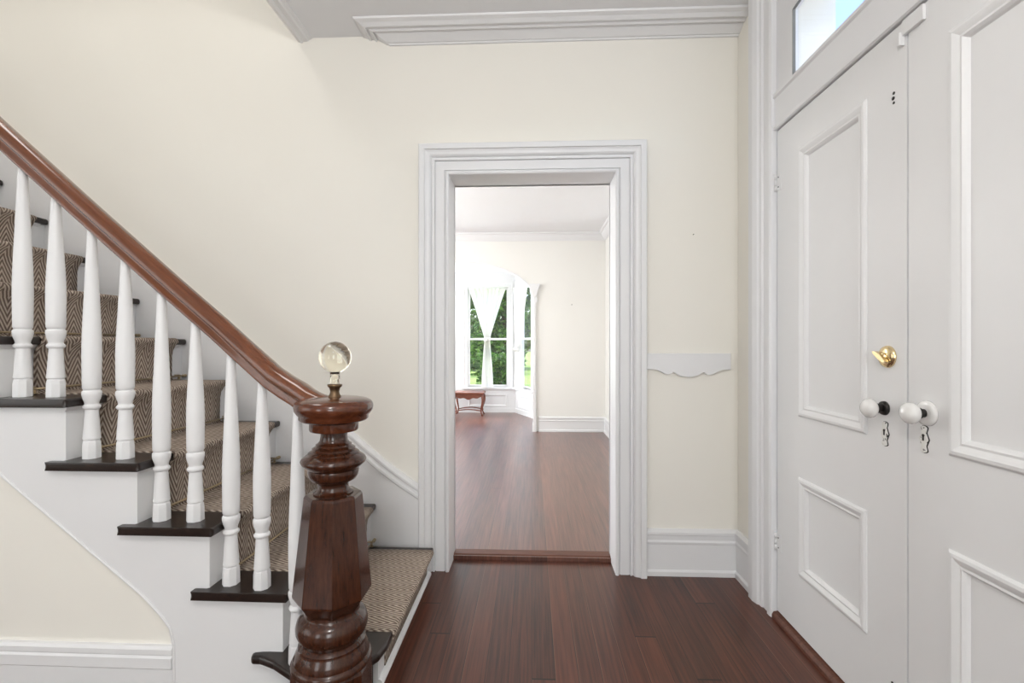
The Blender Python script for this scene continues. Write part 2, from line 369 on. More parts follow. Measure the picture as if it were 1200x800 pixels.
# ------------------------------------------------------------------ front door leaves
PM = [(0, -.004), (0, .003), (.006, .008), (.014, .009), (.022, .006), (.030, .002), (.036, .003), (.042, -.003), (.046, -.010)]   # panel moulding: inset, height
def leaf(name, label, y0, y1, panels):
    d = thing(name, label, 'door', (XR + .004, 0, .036), None, 'structure'); z0, z1 = 0, 2.055
    X = 0.0
    m = MB(); ys = sorted([y0, y1]); py = panels[0]; pa, pb = panels[0][0], panels[0][1]
    T = .045
    m.box(0, T, ys[0], pa, z0, z1); m.box(0, T, pb, ys[1], z0, z1)
    zz = [z0] + [v for p in panels for v in (p[2] - .036, p[3] - .036)] + [z1]
    for k in range(0, len(zz), 2): m.box(0, T, pa, pb, zz[k], zz[k + 1])
    m.build('door_slab', M_DOORW, d)
    for (a, b, c, e) in panels:
        c -= .036; e -= .036
        q = MB(); q.strips([[(-h, yy(i), zz_(i)) for i, h in PM] for yy, zz_ in ((lambda i: a + i, lambda i: c + i), (lambda i: b - i, lambda i: c + i), (lambda i: b - i, lambda i: e - i), (lambda i: a + i, lambda i: e - i))], False, True)
        q.build('panel_moulding', M_DOORW, d)
        MB().box(.010, .032, a - .005, b + .005, c - .005, e + .005).build('panel', M_DOORW, d)
    return d
D2 = leaf('door_2', 'white paneled left front door with a brass deadbolt', 1.366, 2.062, [(1.521, 1.897, .266, .653), (1.521, 1.897, .893, 1.948)])
D3 = leaf('door_3', 'white paneled right front door with a white knob and rosette', .664, 1.360, [(.829, 1.230, .266, .660), (.829, 1.230, .896, 1.966)])
oz = .036
def knob(parent, y, z, ros_r, ros_mat, ros_label):
    prof = [(.0, -.064), (.012, -.063), (.021, -.059), (.0275, -.052), (.029, -.045), (.0270, -.037), (.021, -.031), (.013, -.028), (.010, -.024), (.0095, -.006)]
    k = MB().lathe(prof, 28, (0, y, z), 'X').build('door_knob', M_PORC, parent)
    MB().lathe([(.0135, -.027), (.0145, -.020), (.011, -.014), (.012, -.004)], 24, (0, y, z), 'X').build('knob_neck', M_DARKM, k)
    r = MB().lathe([(ros_r * .62, -.010), (ros_r * .8, -.0095), (ros_r * .95, -.007), (ros_r, -.003), (ros_r, 0)], 32, (0, y, z), 'X').build('rosette', ros_mat, k)
    if ros_label: tag(r, ros_label)
def escutcheon(parent, y, z):
    out = []
    for k in range(24):
        t = 2 * math.pi * k / 24; zz = .036 * math.cos(t); wv = .0105 * (1 + .35 * math.cos(3.0 * zz / .036 * math.pi / 1.5)); out.append((wv * max(-1, min(1, 1.6 * math.sin(t))), zz))
    e = MB().prism(out, -.004, 0, lambda a, b, dd: (dd, y + a, z + b)).build('key_escutcheon', M_CHIP, parent, .001)
    kh = [(.004 * math.cos(t), .010 + .004 * math.sin(t)) for t in [math.pi * (-.25 + 1.5 * k / 10) for k in range(11)]] + [(-.0025, -.004), (.0025, -.004)]
    MB().prism(kh, -.0048, -.0035, lambda a, b, dd: (dd, y + a, z + b)).build('keyhole', M_DARKM, e)
    # chipped dark rim showing along one edge
    rim = [(out[i][0] * 1.12, out[i][1] * 1.04) for i in range(24)]
    MB().prism(rim, -.0015, 0, lambda a, b, dd: (dd, y - .0012 + a, z + b)).build('backing_edge', M_DARKM, e)
knob(D2, 1.449, .985 - oz, .021, M_DARKM, 'dark iron rosette'); escutcheon(D2, 1.446, .909 - oz)
knob(D3, 1.297, .992 - oz, .034, M_PORC, 'white porcelain rosette'); escutcheon(D3, 1.306, .921 - oz)
db = MB().lathe([(.0, -.013), (.012, -.013), (.024, -.011), (.031, -.007), (.033, -.002), (.033, 0)], 36, (0, 1.436, 1.139 - oz), 'X').build('deadbolt', M_BRASS, D2)
m = MB(); c = (1.436, 1.139 - oz)
m.lathe([(.009, -.020), (.012, -.016), (.012, -.010)], 20, (0, *c), 'X')
poly = [(-.022, -.014), (-.016, -.017), (.004, -.009), (.026, .008), (.030, .016), (.020, .016), (.0, .008), (-.016, -.006)]
m.prism(poly, -.026, -.014, lambda a, b, dd: (dd, c[0] + a, c[1] + b)); m.build('thumb_turn', M_BRASS, db, .002)
for z in (1.87, .33):
    h = MB(); 
    for j in range(3): h.lathe([(.0, -.036 + j * .025), (.0055, -.035 + j * .025), (.0055, -.0125 + j * .025), (0, -.0115 + j * .025)], 12, (-.006, 2.066, z - oz))
    h.box(-.002, .004, 2.030, 2.066, z - oz - .036, z - oz + .037)
    hg = h.build('hinge', M_DOORW, D2)
    s = MB()
    for dz in (-.022, .02): s.lathe([(.0028, -.0035), (.0028, .0)], 10, (0, 2.050, z - oz + dz), 'X')
    s.build('hinge_screw', M_DARKM, hg)
m = MB()
for dy, dz, r in ((0, .012, .0045), (.002, -.002, .0055), (0, -.016, .004)): m.lathe([(r, -.0015), (r, .001)], 9, (0, 1.413 + dy, 1.895 + dz - oz), 'X')
tag(m.build('screw_hole', M_DARKM, D2), 'dark screw holes of a removed fitting')
m = MB(); m.prism([(1.300, 2.010), (1.372, 2.010), (1.372, 2.052), (1.300, 2.052)], -.010, .0, lambda a, b, dd: (dd, a, b)); m.box(-.016, -.0, 1.372, 1.380, 1.985, 2.022)
m.build('latch_plate', M_DOORW, D3, .002)
MB().lathe([(.004, -.002), (.004, .0)], 10, (0, 1.418, .15), 'X').build('screw_hole', M_DARKM, D2)

# ------------------------------------------------------------------ staircase
RISE, RUN, Z2, X2 = .213, .2535, .352, -.806
NS = 13
def tz(n): return .142 if n == 1 else Z2 + RISE * (n - 2)
def nx(n): return -.500 if n == 1 else X2 - RUN * (n - 2)
YN, YS = 1.515, 1.545          # side nosing, stringer face
TT = .029
NEW = Vector((-.622, 1.45, 0))
st = thing('staircase', 'white painted staircase with dark stained treads climbing left along the wall', 'staircase', (-.6, 2.0, 0))
def W(o): o.location = (-st.location.x, -st.location.y, 0); return o
def nose(y0, y1):              # half round along a box edge
    pass
for n in range(1, NS + 1):
    z = tz(n); x1 = nx(n); x0 = nx(n + 1) - .03 - .012
    yb = YB - .03
    if n == 1:
        poly = [(x1, YB - .058), (x1, 1.60), (-.512, 1.545), (-.535, 1.500), (-.490 - .012, 1.455), (-.520, 1.46), (-.535, 1.52), (-.58, 1.572), (-.644, 1.572), (-.706, 1.53), (-.728, 1.45), (-.735, 1.425),
                (-.765, 1.438), (-.800, 1.462), (-.840, 1.490), (-.880, 1.506), (-.90, YN), (-.93, YN), (-.94, YN + .03), (x0, YN + .05), (x0, YB - .058)]
        poly = [(x1, YB - .058), (x1, 1.60), (-.508, 1.55), (-.530, 1.512), (-.545, 1.552), (-.58, 1.574), (-.644, 1.574), (-.706, 1.545), (-.733, 1.49), (-.733, 1.432),
                (-.760, 1.444), (-.800, 1.468), (-.840, 1.492), (-.880, 1.508), (-.90, YN), (-.93, YN), (-.94, YN + .03), (x0, YN + .05), (x0, YB - .058)]
    else:
        xl = nx(n + 1) - .03 - .048      # side nosing returns a little past the riser above
        poly = [(x1, yb), (x1, YN), (xl, YN), (xl, YS + .004), (x0, YS + .004), (x0, yb)]
    W(MB().prism(poly, z - TT, z, lambda a, b, d: (a, b, d)).build('tread', M_TREAD, st, .011, 4))
    zb = 0 if n == 1 else tz(n - 1)
    ys = YS + .022 if n > 1 else 1.60
    W(MB().box(nx(n) - .030 - .018, nx(n) - .030, ys, YB - .004 if n > 1 else YB - .056, zb, z - TT + .001).build('riser', M_WHITE, st))
    # small cove mould under the nosing
    pr = [(0, 0), (.014, 0), (.010, -.008), (.004, -.014), (0, -.016)]
    xr = nx(n) - .030
    W(MB().strips([[(xr + a, y, z - TT + b) for a, b in pr] for y in (YS - .008 if n > 1 else ys, YB - .06)], True).build('nosing_cove', M_WHITE, st))
W(MB().strips([[(nx(1) - .030 + a, y, b) for a, b in ((0, 0), (.018, 0), (.018, .008), (.012, .016), (.004, .020), (0, .020))] for y in (1.60, YB - .060)], True).build('floor_shoe', M_WHITE, st))
# outer stringer board
pts = []
low = [(-1.2165, 0), (-1.2165, .118), (-1.217, .157), (-1.229, .211), (-1.246, .234), (-1.264, .256), (-1.295, .289), (-1.331, .324)]
slope = (.726 - .324) / (1.834 - 1.331)
top = [(-.735, 0), (-.735, tz(1) - TT), (nx(2) - .03, tz(1) - TT)]
for n in range(2, NS + 1): top += [(nx(n) - .03, tz(n) - TT), (nx(n + 1) - .03, tz(n) - TT)]
xe = nx(NS + 1) - .03
low2 = low + [(xe, .324 + (-1.331 - xe) * slope)]
poly = top + low2[::-1]
W(MB().prism(poly, YS, YS + .022, lambda a, b, d: (a, d, b)).build('outer_stringer', M_WHITE, st))
bead = low2
rings = []
for i, (a, b) in enumerate(bead):
    p = Vector(bead[max(0, i - 1)]); q = Vector(bead[min(len(bead) - 1, i + 1)]); t = (q - p).normalized(); nrm = Vector((-t.y, t.x))
    if nrm.x > 0: nrm = -nrm
    c0 = Vector((a, b))
    rings.append([(c0.x - nrm.x * e, YS - d, c0.y - nrm.y * e) for e, d in ((-.002, -.012), (-.002, .002), (.002, .004), (.007, .002), (.007, -.002))])
W(MB().strips(rings, True).build('stringer_bead', M_WHITE, st))
# wall skirt board with cap mould
sk = [(-.585, .372), (-.69, .440), (-.80, .520), (-.883, .590)]
s2 = (.84)
sk_l = sk + [(-4.1, .590 + (4.1 - .883) * s2)]
lowz = lambda x: max(.0, tz(1) - .02 + max(0, (-.80 - x)) * .84 - .10)
poly = sk_l + [(-4.1, sk_l[-1][1] - .36)] + [(-.9, .14), (-.585, .10)]
W(MB().prism(poly, YB - .028, YB, lambda a, b, d: (a, d, b)).build('wall_skirt', M_WHITE, st))
capp = [(0, .0), (.0, .030), (.006, .038), (.018, .038), (.024, .030), (.034, .030), (.040, .036), (.050, .036), (.056, .028), (.062, .018), (.062, 0)]
rings = []
for i, (a, b) in enumerate(sk_l):
    p = Vector(sk_l[max(0, i - 1)]); q = Vector(sk_l[min(len(sk_l) - 1, i + 1)]); t = (q - p).normalized(); nrm = Vector((-t.y, t.x))
    if nrm.y < 0: nrm = -nrm
    if i == 0: nrm = Vector((0, 1.15))
    rings.append([(a + nrm.x * e, YB - d, b + nrm.y * e) for e, d in capp])
W(MB().strips(rings, True).build('skirt_cap', M_WHITE, st))
# wall under the stairs
poly = [(x + (.004 if i < 3 else 0), z) for i, (x, z) in enumerate(low2)] + [(XL, low2[-1][1]), (XL, 0)]
structure(MB().prism(poly, YS + .012, YS + .10, lambda a, b, d: (a, d, b)).build('wall_understairs', M_CREAM), 'triangular cream wall panel under the stairs', 'wall')
prof = [(0, 0), (.014, 0), (.014, .072), (.020, .078), (.020, .112), (.014, .118), (.018, .124), (.018, .140), (.012, .150), (0, .150)]
structure(MB().strips([[(x, YS + .012 - a, b) for a, b in prof] for x in (XL, -1.2185)], True).build('baseboard_understairs', M_WHITE), 'white baseboard under the triangular stair panel', 'baseboard')

# carpet runner, one folded strip with woven coordinates
RY0, RY1 = 1.668, 2.335
def runner():
    path = []
    ofs = .004
    path.append((nx(1) - .030 + ofs, .021))
    for n in range(1, NS + 1):
        xr = nx(n) - .030; z = tz(n); x = nx(n)
        path += [(xr + ofs + .002, z - .085), (xr + ofs + .008, z - .055), (x - .008 + ofs, z - .032), (x + .004 + ofs, z - .020), (x + .006 + ofs, z - .010), (x + .002 + ofs, z + .000), (x - .008, z + .0045)]
        xn = nx(n + 1) - .030 if n < NS else x - .2
        path += [(x - .05, z + ofs), ((x + xn) / 2, z + ofs), (xn + ofs + .012, z + ofs)]
        if n < NS: path += [(xn + ofs, z + .014)]
    ny = 10; vs = []; fs = []; uvs = []
    L = 0; Ls = []
    for i, p in enumerate(path):
        if i: L += math.dist(p, path[i - 1])
        Ls.append(L)
    for i, (x, z) in enumerate(path):
        for k in range(ny + 1):
            y = RY0 + (RY1 - RY0) * k / ny; yy = min(y, RY1)
            vs.append((x, yy, z)); uvs.append((y, Ls[i]))
    for i in range(len(path) - 1):
        for k in range(ny):
            a = i * (ny + 1) + k; fs.append((a, a + 1, a + ny + 2, a + ny + 1))
    me = bpy.data.meshes.new('stair_runner'); me.from_pydata(vs, [], fs)
    ul = me.uv_layers.new(name='UVMap')
    for lp in me.loops: ul.data[lp.index].uv = uvs[lp.vertex_index]
    for p in me.polygons: p.use_smooth = True
    o = bpy.data.objects.new('stair_runner', me); col.objects.link(o); me.materials.append(M_CARPET)
    me.update()
    sd = o.modifiers.new('thick', 'SOLIDIFY'); sd.thickness = .009; sd.offset = 1
    # make sure the normals face up/out
    if me.polygons[8].normal.z < 0 or me.polygons[0].normal.x < 0:
        me.flip_normals()
    return tag(o, 'beige and brown herringbone carpet runner laid over the stair treads', 'stair carpet')
runner()
ords = ['second', 'third', 'fourth', 'fifth', 'sixth', 'seventh', 'eighth', 'ninth', 'tenth', 'eleventh']
rod0 = None
for i in range(10):
    n = i + 1; x = nx(n + 1) - .030 + .022; z = tz(n) + .021
    if rod0 is None:
        rod0 = thing('stair_rod', '', 'stair rod', (x, 1.64, z), 'metal stair rods')
        parts = [MB().lathe([(.0042, .0), (.0042, .76)], 12, (0, -.015, 0), 'Y').build('rod', M_ROD, rod0)]
        fin = [(0, -.030), (.006, -.028), (.0085, -.022), (.006, -.015), (.0045, -.012), (.008, -.009), (.008, -.004), (.0045, 0)]
        parts.append(MB().lathe(fin, 14, (0, -.012, 0), 'Y').build('finial', M_ROD, rod0))
        parts.append(MB().lathe([(a, -b) for a, b in fin], 14, (0, .742, 0), 'Y').build('finial', M_ROD, rod0))
        for y in (.010, .722):
            m = MB(); m.box(-.022, .004, y - .006, y + .006, .004, .008); m.box(-.021, .006, y - .010, y + .010, -.0175, -.015); m.box(-.004, .002, y - .006, y + .006, -.016, .006)
            parts.append(m.build('bracket', M_ROD, rod0, .001))
        rd = rod0
    else:
        rd = rod0.copy(); col.objects.link(rd); rd.location = (x, 1.64, z)
        for c0 in parts:
            c1 = c0.copy(); c1.parent = rd; col.objects.link(c1)
    rd['label'] = 'thin brass stair rod at the foot of the %s riser from the floor' % ords[i]

# ------------------------------------------------------------------ newel post
nw = thing('newel_post', 'dark mahogany octagonal newel post with turned rings and round cap', 'newel post', (NEW.x, NEW.y, 0))
def nz(y): return EYE - (y - 404) / 373
def nr(p): return p / 373
ph = math.pi / 8
base = [(45, 0.0), (45, nz(778)), (43.5, nz(774.5))]
prof = [(nr(45), 0), (nr(45), nz(777)), (nr(42.5), nz(773))]
MB().lathe(prof, 8, smooth=False, phase=ph).build('octagonal_base', M_NEWEL, nw, .002)
ringp = [(41, 774), (44.5, 772), (45, 769), (43.5, 766), (41.5, 764.5), (41.8, 762), (40, 757), (37.5, 752), (36.5, 750), (37, 748), (35, 746), (33, 744.5), (34, 742), (37.5, 738), (39.8, 732), (40, 727), (38.5, 721), (35, 716.5), (31.5, 714.5), (30.5, 713), (30.5, 709)]
MB().lathe([(nr(a), nz(b)) for a, b in ringp], 48).build('turned_base', M_NEWEL, nw, auto=50)
octp = [(31, 711), (33, 708), (43.5, 693), (43.8, 691), (32.5, 580), (30.5, 577), (18, 576)]
MB().lathe([(nr(a), nz(b)) for a, b in octp], 8, smooth=False, phase=ph).build('octagonal_shaft', M_NEWEL, nw, .0025)
tp = [(22, 577), (22.5, 575), (19, 573), (17, 570), (16.5, 566), (18, 563.5), (22, 561.5), (25, 560), (27.5, 556), (28.5, 551), (28, 548), (30, 546), (35.5, 541), (36.5, 538), (35, 535), (31, 532), (28.5, 530.5), (28.5, 529), (25.5, 527), (24, 526.5), (24, 524), (21, 522), (20, 521.5), (20, 519.5), (17.5, 518), (15.5, 515), (14.8, 510), (15, 505), (17, 503.5)]
MB().lathe([(nr(a), nz(b)) for a, b in tp], 48).build('turned_collar', M_NEWEL, nw, auto=50)
cp = [(17, 504), (26.5, 503.5), (27.3, 502), (27.3, 494), (30, 492.5), (36.5, 491.5), (38.5, 489.5), (38.5, 486), (40.5, 484), (43.2, 480), (44, 476), (43.5, 472.5), (41.5, 469.5), (37, 467.2), (28, 465.6), (15, 464.8), (0, 464.6)]
MB().lathe([(nr(a), nz(b)) for a, b in cp], 56).build('round_cap', M_CAP, nw, auto=50)
fz = nz(465)
fb = MB().lathe([(.0, fz - .004), (.0185, fz - .002), (.0195, fz + .003), (.0150, fz + .010), (.0135, fz + .018), (.0160, fz + .028), (.0215, fz + .034), (.0225, fz + .040), (.012, fz + .041), (0, fz + .041)], 28, (.001, 0, 0)).build('finial_holder', M_ANTIQ, nw)
bz = nz(418.5); br = .0495
gp = [(0.0, fz + .042), (.0135, fz + .042), (.0145, fz + .048), (.0130, fz + .053), (.0145, fz + .058)]
gp = [p for p in gp if p[1] < bz - br * .95]
a0 = -math.acos(min(1, .0145 / br))
for k in range(25):
    t = a0 + (math.pi / 2 - a0) * k / 24; gp.append((max(0, br * math.cos(t)), bz + br * math.sin(t)))
tag(MB().lathe(gp, 40, (.001, 0, 0)).build('crystal_ball', M_CRYS, nw), 'round clear crystal ball finial')
nw.rotation_euler = (0, R(.5), 0); nw.location.x -= .006

# ------------------------------------------------------------------ handrail
YR = 1.585
cl = [(-2.62, 1.585, 2.590), (-1.881, 1.585, 1.927), (-1.567, 1.585, 1.650), (-1.242, 1.585, 1.368), (-1.08, 1.583, 1.232), (-.985, 1.572, 1.153), (-.92, 1.558, 1.104), (-.865, 1.540, 1.066), (-.805, 1.518, 1.036), (-.755, 1.495, 1.016), (-.715, 1.476, .996), (-.675, 1.462, .981), (-.645, 1.455, .974)]
half = [(.020, -.040), (.026, -.036), (.028, -.026), (.023, -.014), (.024, -.008), (.034, .000), (.036, .010), (.033, .022), (.024, .033), (.012, .038), (0, .040)]
sec = half + [(-a, b) for a, b in half[-2::-1]]
rings = []
for i, c0 in enumerate(cl):
    t = (Vector(cl[min(len(cl) - 1, i + 1)]) - Vector(cl[max(0, i - 1)])).normalized()
    side = t.cross(Vector((0, 0, 1))).normalized(); nrm = side.cross(t)
    if nrm.z < 0: nrm = -nrm
    rings.append([tuple(Vector(c0) - side * a + nrm * b) for a, b in sec])
hr = MB().strips(rings, True, smooth=True).build('handrail', M_RAIL, auto=40)
tag(hr, 'polished red-brown wooden handrail sloping down to the newel post', 'handrail')

# ------------------------------------------------------------------ balusters
def rail_bottom(x):
    for (xa, ya_, za), (xb, yb2, zb_) in zip(cl, cl[1:]):
        if xa <= x <= xb:
            t = (x - xa) / (xb - xa); sl = (zb_ - za) / (xb - xa); return za + (zb_ - za) * t - .040 * math.sqrt(1 + sl * sl), ya_ + (yb2 - ya_) * t
YBAL = 1.585
bx = []
for n in range(2, 8):
    bx.append((n, 'front', nx(n) - .108)); bx.append((n, 'rear', nx(n) - .230))
bx = [(1, 'front', -.762)] + bx
stepn = {1: 'bottom', 2: 'second', 3: 'third', 4: 'fourth', 5: 'fifth', 6: 'sixth', 7: 'seventh'}
for n, pos, x in bx:
    zb = tz(n); zt, yr = rail_bottom(x); zt += .012
    if x < -2.0 and zt > 2.6: continue
    H = zt - zb
    which = 'standing alone on the bottom tread behind the newel' if n == 1 else '%s of the pair on the %s tread up' % ('right one' if pos == 'front' else 'left one', stepn[n])
    b = thing('baluster', 'white turned baluster, ' + which, 'baluster', (x, yr, zb), 'white balusters under the handrail')
    MB().lathe([(.0278, 0), (.0272, .045), (.0256, .058), (.0232, .062)], 8, smooth=False, phase=ph).build('base_block', M_WHITE, b, .0015)
    bot = [(.0235, .060), (.0235, .065), (.0262, .067), (.0265, .072), (.0255, .076), (.0252, .084), (.0198, .166), (.0198, .170), (.024, .173), (.0268, .178), (.0268, .182), (.0235, .186), (.0205, .190), (.0220, .198), (.0262, .210), (.0288, .222), (.0288, .233), (.0265, .236), (.0245, .237), (.0245, .241)]
    MB().lathe([(q * .96, hh) for q, hh in bot], 24).build('turned_vase', M_WHITE, b, auto=40)
    sh = [(.0245, .239), (.0275, .246), (.0280, .27)]
    for k in range(1, 13):
        t = k / 12; r = .0280 + .0010 * math.sin(math.pi * min(1, t * 1.9)) - .0150 * max(0, (t - .22) / .78) ** 1.15
        sh.append((r, .27 + (H - .27) * t))
    MB().lathe([(q * .955, hh) for q, hh in sh], 24).build('tapered_shaft', M_WHITE, b)

# ------------------------------------------------------------------ scalloped board and nails on the walls
xa, xb = .587, 1.008; W_ = xb - xa
def sx_(p): return xa + W_ * (p - 135) / (868 - 135)
def sz_(p): return 1.131 - .0 - (p - 258) * (1.131 - 1.010) / (470 - 258)
low = [(135, 402), (205, 402), (235, 410), (262, 424), (290, 440), (318, 446), (345, 440), (362, 428), (370, 424), (380, 430), (410, 450), (445, 464), (500, 470), (550, 464), (590, 450), (620, 432), (630, 427), (640, 432), (660, 446), (682, 450), (710, 444), (750, 424), (785, 410), (820, 403), (868, 402)]
poly = [(sx_(a), sz_(b)) for a, b in low] + [(xb, 1.131), (xa, 1.131)]
o = MB().prism(poly, YB - .020, YB, lambda a, b, d: (a, d, b)).build('scalloped_board', M_WHITE, None, .003)
tag(o, 'white board with a scalloped lower edge mounted on the cream wall', 'wall board')
o = MB().lathe([(.0, -.012), (.0028, -.012), (.0028, -.010), (.0012, -.009), (.0012, 0)], 10, (.824, YB, 1.737), 'Y').build('nail', M_DARKM)
tag(o, 'small dark nail in the cream wall above the scalloped board', 'nail')
o = MB().lathe([(.0, -.012), (.006, -.012), (.006, -.010), (.002, -.009), (.002, 0)], 10, (.532, YF, 1.707), 'Y').build('nail', M_DARKM)
tag(o, 'tiny nail in the far pale wall right of the arch', 'nail')

# ------------------------------------------------------------------ room beyond the doorway
XR2 = .975
structure(MB().box(XR2, XR2 + .2, YB2, YF + .12, 0, CEIL2 + .1).build('wall_dining_right', M_DCREAM))
structure(MB().box(XL - .2, XL, YB2, YF + .12, 0, CEIL2 + .1).build('wall_dining_left', M_DCREAM))
structure(MB().box(XL - .2, XR2 + .2, YB2, YF + .12, CEIL2, CEIL2 + .1).build('ceiling_dining', M_CEIL), 'white ceiling of the room beyond the doorway', 'ceiling')
AC, AH, AS, AT = -1.05, 1.085, 1.79, 2.306     # arch centre, half width, spring, crown
def arch_pts(hw, top, n=36): return [(AC + hw * math.cos(math.pi * k / n), AS + (top - AS) * math.sin(math.pi * k / n)) for k in range(n + 1)]
N = 36
outer = [(XR2, AS)] + [(XR2 + (XL - XR2) * (k / (N - 2)), CEIL2) for k in range(N - 1)] + [(XL, AS)]
inner = arch_pts(AH, AT, N)
m = MB(); A = [[(p[0], YF, p[1]) for p in outer], [(p[0], YF, p[1]) for p in inner], [(p[0], YF + .12, p[1]) for p in inner], [(p[0], YF + .12, p[1]) for p in outer]]
m.strips([list(t) for t in zip(*A)], True)
m.box(AC + AH, XR2, YF, YF + .12, 0, AS); m.box(XL, AC - AH, YF, YF + .12, 0, AS)
structure(m.build('wall_dining_back', M_DCREAM), 'pale far wall with a wide basket arch into the bay', 'wall')
# arch trim: thin white soffit band, pilasters and capitals
ar = thing('trim_4', 'white trimmed archway with corbel capitals framing the bay', 'archway', (0, YF, 0), None, 'structure')
i2 = arch_pts(AH - .012, AT - .014, N); i1 = arch_pts(AH + .004, AT + .004, N)
A = [[(p[0], -.006, p[1]) for p in i1], [(p[0], -.006, p[1]) for p in i2], [(p[0], .126, p[1]) for p in i2], [(p[0], .126, p[1]) for p in i1]]
MB().strips([list(t) for t in zip(*A)], True).build('arch_band', M_WHITE, ar)
for s in (1, -1):
    xe = AC + s * AH
    f = lambda q: xe - s * q
    out = [(-.030, FZ2), (.026, FZ2), (.024, .10), (.016, .14), (.012, .20), (.016, .27), (.022, .33), (.024, .40), (.020, .48), (.014, .53), (.018, .56), (.014, .60), (.012, 1.70), (.022, 1.71), (.022, 1.74), (.012, 1.75), (.014, 1.80), (.030, 1.86), (.055, 1.90), (.055, 1.94), (-.055, 1.94), (-.055, 1.90), (-.03, 1.85), (-.03, 1.80), (-.045, 1.76), (-.020, 1.72), (-.020, .60), (-.028, .56), (-.020, .50)]
    out = [(f(a), b) for a, b in out]
    MB().prism(out, -.035, .14, lambda a, b, d: (a, d, b)).build('pilaster', M_WHITE, ar, .004)
    cap = [(f(.060), 1.905), (f(.060), 1.985), (f(-.075), 1.985), (f(-.075), 1.965), (f(-.05), 1.90), (f(-.03), 1.82), (f(.012), 1.80)]
    MB().prism(cap, -.050, .145, lambda a, b, d: (a, d, b)).build('capital', M_WHITE, ar, .004)
baseboard('baseboard_dining', (AC + AH + .06, YF), (XR2, YF), (0, -1), .20, FZ2, t1=1, label='tall white baseboard along the far pale wall')
baseboard('baseboard_dining_right', (XR2, YB2 + .02), (XR2, YF), (-1, 0), .20, FZ2, t1=1)
prof = [(0, .098), (.012, .098), (.016, .088), (.030, .076), (.050, .050), (.062, .030), (.062, .022), (.085, .018), (.092, .010), (.092, 0), (0, 0)]
structure(MB().strips([[(x, YF - p, CEIL2 - d) for p, d in prof] for x in (XL, XR2)], True).build('trim_5', M_WHITE), 'white crown moulding along the far wall', 'cornice')
structure(MB().strips([[(XR2 - p, y, CEIL2 - d) for p, d in prof] for y in (YB2, YF)], True).build('trim_6', M_WHITE))

# bay with tall windows
BY = 8.0; BXR = -.276; SX = .045; SYJ = 7.32
BXC = -1.272; mir = lambda x: 2 * BXC - x
BCEIL = 2.42
m = MB(); pl = [(-2.75, YF + .12), (XR2 + .1, YF + .12), (XR2 + .1, BY + .3), (-3.5, BY + .3), (-3.5, YF + .12)]
structure(m.box(-2.75, .20, YF + .10, BY + .12, BCEIL, BCEIL + .2).build('ceiling_bay', M_CEIL))
def wall_window(name, p0, p1, wx0, wx1, z0, z1, label):
    """a white panelled bay wall from p0 to p1 (plan) with one double-hung window between wx0 and wx1 along it"""
    p0, p1 = Vector(p0), Vector(p1); L = (p1 - p0).length; ang = math.atan2(p1.y - p0.y, p1.x - p0.x)
    t = thing(name, label, 'window', (p0.x, p0.y, 0), None, 'structure'); t.rotation_euler = (0, 0, ang)
    m = MB(); T = .12
    m.box(0, wx0, 0, T, 0, BCEIL + .05); m.box(wx1, L, 0, T, 0, BCEIL + .05); m.box(wx0, wx1, 0, T, 0, z0); m.box(wx0, wx1, 0, T, z1, BCEIL + .05)
    m.build('bay_wall', M_WHITE, t)
    # casing
    c = MB(); P = [(0, 0), (0, .014), (.012, .020), (.050, .016), (.060, .026), (.080, .026), (.080, 0)]
    c.strips([[(xx(a), -d, zz(a)) for a, d in P] for xx, zz in ((lambda a: wx0 - a, lambda a: z0), (lambda a: wx0 - a, lambda a: z1 + a), (lambda a: wx1 + a, lambda a: z1 + a), (lambda a: wx1 + a, lambda a: z0))], True)
    c.build('window_casing', M_WHITE, t)
    MB().box(wx0 - .09, wx1 + .09, -.05, T * .5, z0 - .035, z0).build('window_sill', M_WHITE, t, .004)
    zm = EYE + .1
    for (a, b, y) in ((z0, zm + .018, .05), (zm - .018, z1, .080)):
        s = MB(); w_ = .034
        s.box(wx0, wx0 + w_, y, y + .028, a, b); s.box(wx1 - w_, wx1, y, y + .028, a, b); s.box(wx0 + w_, wx1 - w_, y, y + .028, a, a + w_); s.box(wx0 + w_, wx1 - w_, y, y + .028, b - w_, b)
        fr = s.build('sash', M_WHITE, t)
        MB().box(wx0 + w_, wx1 - w_, y + .012, y + .015, a + w_, b - w_).build('pane', M_GLASS, fr)
    # panelled apron below
    q = MB(); a0, a1, b0, b1 = wx0 + .02, wx1 - .02, .10 + FZ2, z0 - .12
    q.strips([[(xx(i), -h, zz(i)) for i, h in ((0, 0), (.006, .012), (.02, .010), (.03, .004), (.036, 0))] for xx, zz in ((lambda i: a0 + i, lambda i: b0 + i), (lambda i: a1 - i, lambda i: b0 + i), (lambda i: a1 - i, lambda i: b1 - i), (lambda i: a0 + i, lambda i: b1 - i))], False, True)
    q.build('apron_panel', M_WHITE, t)
    MB().box(0, L, -.014, 0, FZ2, FZ2 + .075).build('bay_skirting', M_WHITE, t)
    return t
fw_ = BXR - BXC
wall_window('window_2', (BXC, BY), (BXR, BY), .175, .875, .455, 2.16, 'tall front bay window with a tied white curtain')
wall_window('window_3', (mir(BXR), BY), (BXC, BY), fw_ - .875, fw_ - .175, .455, 2.16, 'left front bay window beside the curtained one')
La = math.dist((BXR, BY), (SX, SYJ))
wall_window('window_4', (BXR, BY), (SX, SYJ), .10, La - .10, .455, 2.16, 'angled bay window on the right with a sheer curtain')
wall_window('window_5', (mir(SX), SYJ), (mir(BXR), BY), .10, La - .10, .455, 2.16, 'angled bay window on the left')
